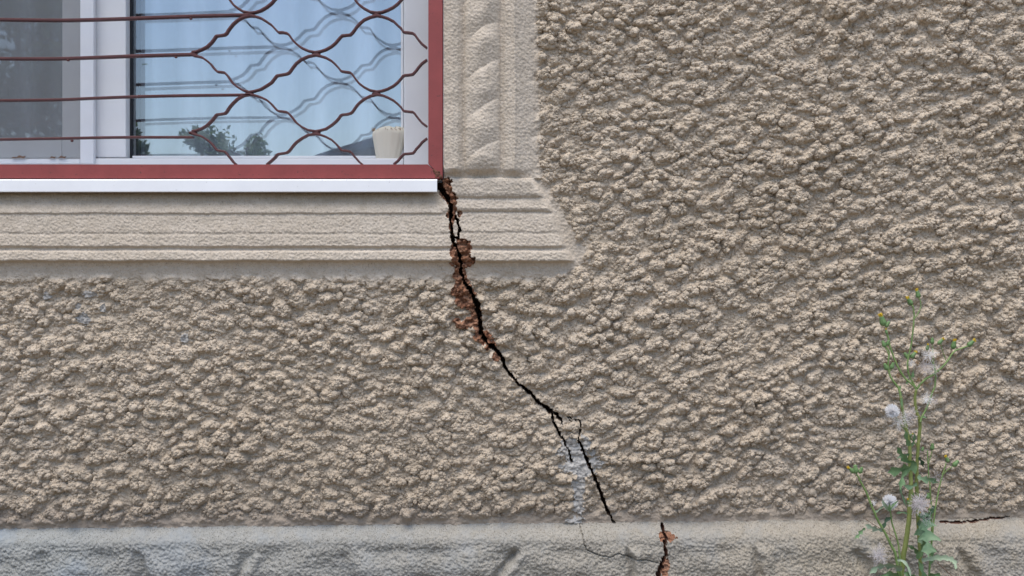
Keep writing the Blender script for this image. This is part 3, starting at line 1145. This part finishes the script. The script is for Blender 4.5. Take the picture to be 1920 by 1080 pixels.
# straight bars: they end in the nodes
BARV = {0: (37, 30), 1: (109, 104), 2: (187, 177), 3: (261, 257)}
for r in range(-9, 4):
    col = COLS[1] if r % 2 == 0 else COLS[0]
    if r in BARV:
        vl, vr = BARV[r]
    else:
        vl, vr = node(0, r) + 8, node(0, r)
    bm = bmesh.new()
    ptsr = [(u, vl + (vr - vl) * max(0, (u - 120) / (col - 120)) ** 1.0 + 1.6 * math.sin((u + 80 * r) / 90.0)) for u in np.linspace(UC, col + 2, 26)]
    ptsl = [(2 * UC - u, v) for u, v in ptsr[:0:-1]]
    strip(bm, ptsl + ptsr, th=4.6 if r < 2 else 3.9)
    from_bm("straight_bar", bm, M_rod, gri)
# weld beads at the nodes and a paint drip
for r in range(-9, 4):
    for c in range(len(COLS) - 1):
        if (r % 2 == 0) == (c % 2 == 1):
            bm = bmesh.new()
            p = P(COLS[c] + rnd.uniform(-2, 2), node(0, r), -0.0145)
            bmesh.ops.create_icosphere(bm, subdivisions=2, radius=1.0, matrix=Matrix.Translation(p) @ Matrix.Diagonal((0.0085, 0.005, 0.0036, 1)))
            for vtx in bm.verts:
                vtx.co += Vector((rnd.uniform(-.5, .5), rnd.uniform(-.5, .5), rnd.uniform(-.5, .5))) * 0.001
            from_bm("weld", bm, M_rod, gri, True)
for (u, v) in ((135, 264), (128, 113), (330, 107), (358, 35)):
    bm = bmesh.new()
    bmesh.ops.create_icosphere(bm, subdivisions=2, radius=1.0, matrix=Matrix.Translation(P(u, v, -0.017)) @ Matrix.Diagonal((0.003, 0.003, 0.0024, 1)))
    from_bm("paint_drip", bm, M_rod, gri, True)

# ------------------------------------------------------------------ the weed
PY = -0.085
weed = empty("weed", P(1700, 1140, PY), "tall green groundsel weed with yellow buds and white seed fluff against the wall", "weed")
weed.location.z = 0.0
wr = random.Random(21)


def WP(u, v, dy=0.0):
    return P(u, v, PY + dy)


def stem(pts, r0, r1, mat=M_stemthin, dy0=0.0, dy1=0.0, name="stem"):
    n = len(pts)
    w3 = [WP(u, v, dy0 + (dy1 - dy0) * i / (n - 1)) for i, (u, v) in enumerate(pts)]
    sp = smooth_path(w3, 5)
    sp = [p + Vector((wr.uniform(-.4, .4), 0, wr.uniform(-.4, .4))) / 1000 for p in sp]
    m = len(sp)
    bm = bmesh.new()
    tube(bm, sp, [(r0 + (r1 - r0) * i / (m - 1)) / 1000 for i in range(m)], 8)
    return from_bm(name, bm, mat, weed, True)


GB = 1215
stem([(1686, GB), (1688, 1110), (1693, 1050), (1700, 1008), (1704, 975), (1706, 945), (1708, 917), (1707.5, 890), (1706, 860), (1705, 834), (1699, 803), (1695, 782), (1691, 760), (1689, 743)], 5.2, 2.6, M_stem)
stem([(1689, 744), (1684, 726), (1673, 712), (1666, 694), (1666, 675), (1667, 660), (1661, 650)], 2.2, 1.3)
stem([(1728, GB), (1727, 1110), (1726, 1050), (1722, 983), (1719, 917), (1719, 880), (1722, 834), (1725, 794), (1721, 779), (1717, 764), (1716, 745), (1718, 730)], 4.0, 2.4, M_stem, 0.015, 0.0)
stem([(1718, 731), (1713, 723), (1697, 709), (1684, 688), (1672, 660), (1666, 636), (1662, 620)], 2.0, 1.5)
stem([(1725, 792), (1729, 781), (1737, 765), (1745, 745), (1753, 722), (1754, 700), (1752, 688), (1746, 676)], 2.0, 1.2, M_stemthin, 0.0, 0.01)
stem([(1719, 729), (1734, 712), (1753, 700), (1775, 679), (1788, 660), (1803, 653), (1818, 648)], 2.1, 1.3, M_stemthin, 0.0, 0.012)
stem([(1718, 728), (1706, 706), (1702, 690), (1703, 671), (1709, 645), (1712, 615), (1714, 588), (1711, 572)], 1.7, 1.4, M_stemthin, 0.0, -0.01)
stem([(1713, 600), (1721, 588), (1726, 577), (1726, 566), (1722, 556)], 1.0, 0.9, M_stemthin, 0.0, 0.012)
stem([(1684, GB), (1686, 1110), (1680, 1045), (1670, 1020), (1660, 1000), (1647, 978), (1637, 955), (1625, 925), (1613, 902), (1606, 888)], 2.9, 1.5, M_stemthin, -0.01, -0.03)
stem([(1690, GB), (1690, 1090), (1687, 1045), (1684, 1020), (1679, 1000), (1673, 981), (1669, 957)], 2.0, 1.3, M_stemthin, -0.012, -0.02)
stem([(1738, GB), (1740, 1110), (1745, 1040), (1747, 985), (1745, 930), (1742, 895), (1740, 868), (1739, 845)], 2.0, 1.0, M_stemthin, 0.01, 0.02)
stem([(1744, GB), (1742, 1090), (1746, 1030), (1751, 975), (1756, 940), (1762, 910), (1768, 888), (1774, 868)], 2.0, 1.0, M_stemthin, -0.01, 0.0)
stem([(1768, 890), (1778, 880), (1790, 872)], 0.9, 0.8, M_stemthin)
stem([(1741, 870), (1745, 855), (1748, 843)], 0.9, 0.8, M_stemthin, 0.02, 0.02)
stem([(1666, 665), (1662, 655), (1657, 648)], 1.0, 0.8)
stem([(1667, 697), (1671, 692), (1673, 688)], 1.0, 0.8)
stem([(1753, 700), (1750, 670), (1748, 645)], 0.8, 0.7, M_stemthin, 0.0, 0.012)
stem([(1775, 680), (1768, 660), (1764, 645)], 0.8, 0.7, M_stemthin, 0.01, 0.0)
stem([(1719, 835), (1703, 815), (1685, 790), (1675, 776)], 1.0, 0.8, M_stemthin)
stem([(1623, 973), (1645, 988), (1668, 1002), (1682, 1012)], 0.6, 0.5, M_twig, -0.02, -0.02, "dry_twig")
stem([(1757, 1055), (1770, 1066), (1790, 1084)], 0.7, 0.6, M_twig, -0.02, -0.02, "dry_twig")
stem([(1667, 985), (1668, 1002), (1671, 1015)], 0.5, 0.5, M_twig, -0.02, -0.02, "dry_twig")


def leaf(pts, W, lobes=4, mat=M_leaf, dy0=0.0, dy1=0.0, depth=0.72, twist=0.5, taper=0.9, cup=0.25):
    n = len(pts)
    w3 = [WP(u, v, dy0 + (dy1 - dy0) * i / (n - 1)) for i, (u, v) in enumerate(pts)]
    sp = smooth_path(w3, max(4, int(48 / (n - 1))))
    m = len(sp)
    bm = bmesh.new()
    rows = []
    phs = wr.uniform(0, .3)
    for i, p in enumerate(sp):
        t = i / (m - 1)
        tan = (sp[min(i + 1, m - 1)] - sp[max(i - 1, 0)]).normalized()
        side = tan.cross(Vector((0, 1, 0)))
        if side.length < 1e-3:
            side = Vector((0, 0, 1))
        side.normalize()
        side = (side + Vector((0, twist * math.sin(t * 3 + phs * 9), 0))).normalized()
        nor = tan.cross(side).normalized()
        env = (math.sin(math.pi * min(1, 0.12 + 0.88 * t ** taper)) ** 0.6 if t < 1 else 0) + 0.03
        row = []
        for sgn in (-1, 1):
            f = (t * lobes + phs + (0.12 if sgn > 0 else 0)) % 1.0
            tooth = max(0.0, 1 - abs(f - 0.5) / 0.5) ** 1.1
            w = 0.74 * W / 1000 * env * ((1 - depth) + depth * tooth * wr.uniform(.85, 1.1)) * (0.82 if sgn < 0 else 1)
            fwd = tan * w * 0.45 * tooth
            row.append(p + side * sgn * w + fwd + nor * w * cup * wr.uniform(.6, 1.4))
            row.append(p + side * sgn * w * .45 + fwd * .3 + nor * w * cup * .2)
        rows.append([bm.verts.new(q) for q in (row[0], row[1], p, row[3], row[2])])
    for i in range(m - 1):
        for k in range(4):
            bm.faces.new((rows[i][k], rows[i][k + 1], rows[i + 1][k + 1], rows[i + 1][k]))
    rib = bmesh.new()
    o = from_bm("leaf", bm, mat, weed, True)
    rib.free()
    return o


leaf([(1719, 872), (1704, 878), (1686, 880), (1664, 886)], 23, 3, M_leaf, 0.0, -0.02, 0.78)
leaf([(1719, 870), (1702, 864), (1690, 850), (1682, 838)], 11, 3, M_leaf, 0.0, -0.015)
leaf([(1700, 880), (1692, 893), (1690, 906), (1688, 918)], 10, 2, M_leaf, -0.01, -0.02)
leaf([(1720, 894), (1732, 899), (1746, 900), (1760, 906)], 12, 3, M_leafblue, 0.0, -0.01)
leaf([(1712, 853), (1700, 852), (1690, 855), (1681, 860)], 6, 2, M_leafblue, 0.0, -0.01)
leaf([(1706, 836), (1701, 826), (1699, 815), (1696, 806)], 8, 2, M_leaf, -0.01, -0.02)
leaf([(1706, 838), (1713, 828), (1714, 818), (1713, 810)], 7, 2, M_leafblue, 0.0, -0.012)
leaf([(1722, 858), (1728, 866), (1731, 876)], 7, 2, M_leafdark, 0.0, 0.01)
leaf([(1719, 905), (1712, 911), (1701, 913), (1690, 906)], 8, 2, M_leafblue, 0.0, -0.015)
leaf([(1730, 960), (1732, 978), (1737, 1000), (1739, 1022), (1741, 1046)], 33, 4, M_leafblue, -0.02, -0.05, 0.93, 0.7, 0.8)
leaf([(1724, 975), (1724, 990), (1728, 1006), (1728, 1020)], 24, 2.6, M_leafblue, -0.01, -0.03, 0.93, 0.9, 0.8)
leaf([(1728, 1051), (1750, 1047), (1776, 1047), (1789, 1054), (1792, 1068)], 9, 7, M_leafpale, -0.02, -0.06, 0.5, 0.6)
leaf([(1682, 1051), (1690, 1051), (1699, 1058), (1705, 1070), (1708, 1084)], 4.5, 3, M_leafpale, -0.03, -0.05, 0.4)
leaf([(1692, 1068), (1676, 1060), (1656, 1060), (1643, 1064), (1630, 1076)], 15, 4, M_leafpale, -0.02, -0.06, 0.75, 0.9)
leaf([(1658, 993), (1644, 992), (1633, 988), (1621, 984)], 10, 3, M_leafpale, -0.02, -0.03, 0.75)
leaf([(1622, 990), (1615, 996), (1609, 1004), (1602, 1010)], 7, 3, M_leaf, -0.03, -0.04, 0.8)
leaf([(1657, 990), (1659, 982), (1664, 974), (1674, 968)], 7, 2, M_leafdark, -0.02, -0.02)
leaf([(1637, 962), (1645, 958), (1653, 952), (1658, 947)], 4, 2, M_leafpale, -0.02, -0.03)
leaf([(1680, 962), (1692, 961), (1704, 964)], 4, 2, M_leafblue, -0.02, 0.0)
leaf([(1687, 908), (1689, 922), (1694, 936), (1699, 950)], 5, 2, M_leafblue, 0.0, 0.0)
leaf([(1750, 948), (1746, 960), (1740, 970), (1735, 982)], 11, 2, M_leafdark, 0.0, -0.02)
leaf([(1722, 1040), (1716, 1030), (1710, 1026), (1700, 1022)], 7, 2, M_leaf, 0.0, -0.02)
leaf([(1745, 1058), (1748, 1046), (1749, 1036), (1754, 1028)], 8, 2, M_leaf, -0.02, -0.02)
leaf([(1720, 1048), (1728, 1034), (1732, 1022), (1730, 1012)], 9, 2, M_leaf, -0.02, -0.04)
leaf([(1697, 1100), (1680, 1080), (1664, 1076), (1644, 1090)], 14, 4, M_leaf, -0.02, -0.05)
leaf([(1725, 1120), (1716, 1092), (1708, 1080), (1694, 1074)], 13, 4, M_leaf, -0.02, -0.05)
leaf([(1730, 1110), (1742, 1086), (1752, 1078), (1766, 1082)], 12, 4, M_leaf, -0.02, -0.05)
leaf([(1710, 1120), (1730, 1088), (1728, 1066), (1722, 1052)], 12, 3, M_leaf, -0.02, -0.02)
leaf([(1685, 1120), (1650, 1100), (1625, 1105), (1605, 1120)], 16, 4, M_leaf, -0.02, -0.07)
leaf([(1735, 1140), (1770, 1110), (1800, 1110), (1822, 1130)], 16, 4, M_leaf, -0.02, -0.07)
leaf([(1700, 720), (1703, 712), (1708, 706)], 3.5, 1, M_leaf, 0.0, 0.0)
leaf([(1690, 742), (1687, 732), (1688, 722)], 4.5, 2, M_leaf, 0.0, 0.0)
leaf([(1726, 783), (1733, 782), (1738, 785)], 3, 1, M_leaf, 0.0, 0.0)
leaf([(1689, 745), (1691, 760), (1693, 770)], 4, 1, M_leaf, -0.005, -0.005)
leaf([(1713, 708), (1711, 700), (1714, 692)], 5, 1, M_leaf, -0.005, -0.005)


def head(u, v, du, dv, size=1.0, floret=True, mat=M_bud, dy=0.0):
    """bud: swollen green cup with a yellow tuft; (du, dv) is where the tip points"""
    l = math.hypot(du, dv)
    ax = Vector((du / l, wr.uniform(-.25, .05), -dv / l)).normalized()
    base = WP(u, v, dy) - ax * 0.007 * size
    q = ax.to_track_quat('Z', 'Y').to_matrix().to_4x4()
    bm = bmesh.new()
    prof = [(0.0, 0.9), (1.2, 3.0), (3.5, 4.3), (6.5, 4.2), (9.5, 3.2), (12.5, 2.7), (14.0, 2.5)]
    rings = []
    for z, r in prof:
        rings.append([bm.verts.new(Vector((r * (1 + .07 * (-1) ** k) * math.cos(k * math.pi / 6), r * (1 + .07 * (-1) ** k) * math.sin(k * math.pi / 6), z)) * size / 1000) for k in range(12)])
    for i in range(len(rings) - 1):
        for k in range(12):
            bm.faces.new((rings[i][k], rings[i][(k + 1) % 12], rings[i + 1][(k + 1) % 12], rings[i + 1][k]))
    bm.faces.new(rings[0][::-1])
    bm.faces.new(rings[-1])
    bm.transform(Matrix.Translation(base) @ q)
    h = from_bm("flower_bud", bm, mat, weed, True)
    if floret:
        bm = bmesh.new()
        for k in range(16):
            an = wr.uniform(0, 6.28)
            r = wr.uniform(0, 2.1)
            t0 = Vector((r * math.cos(an), r * math.sin(an), 13.2)) * size / 1000
            t1 = Vector((r * 1.5 * math.cos(an), r * 1.5 * math.sin(an), 13.2 + wr.uniform(3.0, 5.2))) * size / 1000
            tube(bm, [t0, t1], [0.00085 * size, 0.0008 * size], 5)
        bm.transform(Matrix.Translation(base) @ q)
        from_bm("floret_tuft", bm, M_yellow, h)
    return h


head(1706, 566, -6, -9, 1.05)
head(1721, 552, -3, -9, 1.0)
head(1655, 602, -3, -9, 1.35, True)
head(1664, 608, 4, -6, 0.9, False)
head(1662, 622, -1, -9, .6)
head(1788, 647, 1, -9, 1.1, True, dy=0.01)
head(1820, 644, 8, -7, 1.05, True, dy=0.012)
head(1763, 641, 5, -6, .9, True)
head(1748, 639, 0, -9, .8, False, dy=.01)
head(1739, 652, 1, -8, .7)
head(1700, 667, -5, -6, .95, False)
head(1712, 666, 5, -6, .95, True)
head(1657, 645, -3, -8, .9, False)
head(1665, 643, 3, -9, .8, False)
head(1661, 688, -4, -8, .95, False)
head(1673, 686, 3, -9, .95, False)
head(1604, 880, -1, -9, 1.15, False, dy=-.03)
head(1597, 882, -7, -6, .95, True, dy=-.03)
head(1614, 882, 3, -9, .9, False, dy=-.03)
head(1776, 862, -4, -8, .85)
head(1792, 869, 5, -6, 1.0, False)
head(1748, 838, 0, -9, .9, False, dy=.02)
head(1711, 926, -2, -8, .6)
head(1703, 942, -1, -8, .7)
head(1744, 958, -1, -8, .85)
head(1724, 966, 1, -8, .6)
head(1708, 816, 6, -5, .5)
head(1730, 842, 2, -8, .6, False)
head(1740, 930, 1, -9, .8, False, dy=.01)


def fluff(u, v, r, n, mat=M_fluff, dy=0.0, wd=0.22, squash=1.0, drift=0.0):
    bm = bmesh.new()
    c = WP(u, v, dy)
    for i in range(n):
        z = wr.uniform(-1, 1)
        an = wr.uniform(0, 6.283)
        s = math.sqrt(1 - z * z)
        d = Vector((s * math.cos(an), s * math.sin(an), z * squash))
        st = c + Vector((wr.gauss(0, 1), wr.gauss(0, .6), wr.gauss(0, 1))) * drift / 1000
        ln = r * wr.uniform(.75, 1.08) / 1000
        e = st + d * ln
        sd = d.cross(Vector((wr.uniform(-1, 1), 1, wr.uniform(-1, 1)))).normalized() * wd / 1000
        sd2 = d.cross(sd).normalized() * wd / 1000
        a0 = st + d * ln * 0.15
        bm.faces.new([bm.verts.new(p) for p in (a0 - sd * .5, a0 + sd * .5, e + sd, e - sd)])
        bm.faces.new([bm.verts.new(p) for p in (a0 - sd2 * .5, a0 + sd2 * .5, e + sd2, e - sd2)])
    return from_bm("seed_head", bm, mat, weed)


fluff(1673, 771, 13, 700, M_fluff, -0.01, 0.4)
fluff(1668, 942, 14, 700, M_fluff, -0.02, 0.42)
fluff(1742, 664, 14, 120, M_fluff, 0.0, 0.22, 1.0, 3)
fluff(1736, 688, 15, 110, M_fluffgrey, 0.0, 0.22, 1.0, 5)
fluff(1709, 680, 8, 70, M_fluff, 0.0, 0.22, 1.0, 2)
fluff(1750, 690, 10, 50, M_fluff, 0.0, 0.2, 1.0, 4)
fluff(1738, 748, 11, 110, M_fluff, 0.0, 0.22, 1.0, 3)
fluff(1752, 752, 9, 40, M_fluffgrey, 0.0, 0.2, 1.0, 4)
fluff(1689, 789, 15, 110, M_fluff, -0.01, 0.22, 1.0, 5)
fluff(1706, 777, 14, 90, M_fluffgrey, -0.01, 0.22, 1.0, 5)
fluff(1725, 946, 18, 260, M_fluffgrey, -0.03, 0.26, 1.0, 4)
fluff(1648, 1042, 15, 180, M_fluffgrey, -0.03, 0.24, 1.25, 4)
fluff(1639, 942, 6, 40, M_fluff, -0.02, 0.22)
fluff(1737, 975, 8, 40, M_fluffgrey, -0.03, 0.2, 1.6, 4)
fluff(1756, 893, 8, 40, M_fluffgrey, 0.0, 0.2, 1.0, 4)
fluff(1683, 705, 5, 26, M_dry, 0.0, 0.5)
fluff(1719, 679, 5, 26, M_dry, 0.0, 0.5)
fluff(1759, 672, 5, 26, M_dry, 0.0, 0.5)
fluff(1722, 713, 5, 26, M_dry, 0.0, 0.5)
fluff(1727, 722, 4, 22, M_dry, 0.0, 0.5)
# green bracts hugging the lower white seed head
leaf([(1668, 958), (1662, 950), (1656, 942), (1655, 936)], 4.5, 1, M_leafpale, -0.03, -0.035, .2)
leaf([(1668, 958), (1672, 950), (1677, 945), (1684, 939)], 3.5, 1, M_leaf, -0.03, -0.035, .2)
leaf([(1668, 958), (1667, 950), (1668, 944)], 3.5, 1, M_leaf, -0.036, -0.04, .2)

# ------------------------------------------------------------------ across the street (seen mirrored in the glass)
def RP(px, py, dist):
    """where a thing must stand, dist metres in front of the glass, to be mirrored at pixel (px, py)"""
    k = (dist + D + YG) / D
    return Vector(((px - 960) / 1000 * k, YG - dist, ZC + (540 - py) / 1000 * k))


def tree(name, px, topv, dist, width, leaves, label, seed, bare=False):
    rr = random.Random(seed)
    topp = RP(px, topv, dist)
    h = topp.z
    root = empty(name, (topp.x, topp.y, 0), label, "tree", "trees across the street")
    bm = bmesh.new()
    trunk = smooth_path([(topp.x, topp.y, 0), (topp.x + .08, topp.y, h * .35), (topp.x - .05, topp.y + .1, h * .7), (topp.x, topp.y, h * .93)], 6)
    m = len(trunk)
    tube(bm, trunk, [0.02 * h * (1 - .85 * i / (m - 1)) + .008 for i in range(m)], 8)
    tips = []
    for b in range(26 if bare else 18):
        t = rr.uniform(.3, .95)
        p0 = trunk[int(t * (m - 1))]
        an = rr.uniform(0, 6.283)
        ln = width * (1.15 - .6 * t) * rr.uniform(.6, 1)
        p1 = p0 + Vector((math.cos(an) * ln * .5, math.sin(an) * ln * .5, ln * .35))
        p2 = p0 + Vector((math.cos(an) * ln, math.sin(an) * ln, ln * rr.uniform(.5, 1.0)))
        path = smooth_path([p0, p1, p2], 5)
        tube(bm, path, [0.006 * h * (1 - .8 * i / (len(path) - 1)) for i in range(len(path))], 5)
        tips += path[3:]
        for k in range(5 if bare else 2):
            q0 = path[rr.randrange(3, len(path))]
            q1 = q0 + Vector((rr.gauss(0, .3), rr.gauss(0, .3), rr.uniform(.05, .6))) * width * .5
            mid = (q0 + q1) / 2 + Vector((rr.gauss(0, .06), 0, rr.gauss(0, .06))) * width
            tw = smooth_path([q0, mid, q1], 3)
            tube(bm, tw, [0.0022 * h] * len(tw), 4)
            tips += tw[2:]
    from_bm("trunk", bm, M_bark, root, True)
    bm = bmesh.new()
    for i in range(leaves):
        c = rr.choice(tips) + Vector((rr.gauss(0, .1), rr.gauss(0, .1), rr.gauss(0, .1))) * width
        if c.z > h * 1.02: c.z = h * rr.uniform(.8, 1.02)
        s = rr.uniform(.05, .11) * (0.5 + h / 8)
        a = Vector((rr.gauss(0, 1), rr.gauss(0, 1), rr.gauss(0, 1))).normalized()
        b = a.cross(Vector((rr.gauss(0, 1), rr.gauss(0, 1), rr.gauss(0, 1)))).normalized()
        bm.faces.new([bm.verts.new(p) for p in (c - a * s, c + b * s * .45, c + a * s, c - b * s * .45)])
    from_bm("crown", bm, M_tree, root)


tree("leafy_tree", 395, 244, 30, 1.3, 2300, "bushy green tree mirrored in the lower middle of the window pane", 1)
tree("leafy_tree", 463, 252, 31, 1.1, 1500, "smaller green tree mirrored right of the bushy tree in the pane", 2)
tree("leafy_tree", 256, 216, 30, 0.6, 1600, "narrow dark tree mirrored beside the white mullion", 3)
tree("bare_tree", 40, -60, 22, 2.4, 5000, "sparse tall tree mirrored dimly behind the insect screen", 4, True)

nh = empty("neighbour_house", RP(740, 540, 20) * 1.0, "brown gabled house with slate roof mirrored in the pane corner", "house")
nh.location.z = 0
e0 = RP(556, 303, 20)
ap = RP(960, 172, 20)
yb_ = e0.y
bm = bmesh.new()
wx0 = e0.x + 0.35
wx1 = 2 * ap.x - wx0
zw = e0.z - .02
ring = [(wx0, 0), (wx1, 0), (wx1, zw + .05), (ap.x, ap.z - .12), (wx0, zw + .05)]
fA = [bm.verts.new((x, yb_ - .3, z)) for x, z in ring]
fB_ = [bm.verts.new((x, yb_ - 7.3, z)) for x, z in ring]
bm.faces.new(fA)
bm.faces.new(fB_[::-1])
for i in range(5):
    bm.faces.new((fA[i], fB_[i], fB_[(i + 1) % 5], fA[(i + 1) % 5]))
bmesh.ops.recalc_face_normals(bm, faces=bm.faces[:])
from_bm("wall", bm, M_nwall, nh)
bm = bmesh.new()
for sgn in (-1, 1):
    ex = ap.x + sgn * (ap.x - e0.x)
    th = .16
    q = [(ap.x, ap.z), (ex, e0.z), (ex, e0.z - th), (ap.x, ap.z - th)]
    A1 = [bm.verts.new((x, yb_, z)) for x, z in q]
    B1 = [bm.verts.new((x, yb_ - 7.6, z)) for x, z in q]
    bm.faces.new(A1)
    bm.faces.new(B1[::-1])
    for i in range(4):
        bm.faces.new((A1[i], B1[i], B1[(i + 1) % 4], A1[(i + 1) % 4]))
bmesh.ops.recalc_face_normals(bm, faces=bm.faces[:])
from_bm("roof", bm, M_tile, nh)
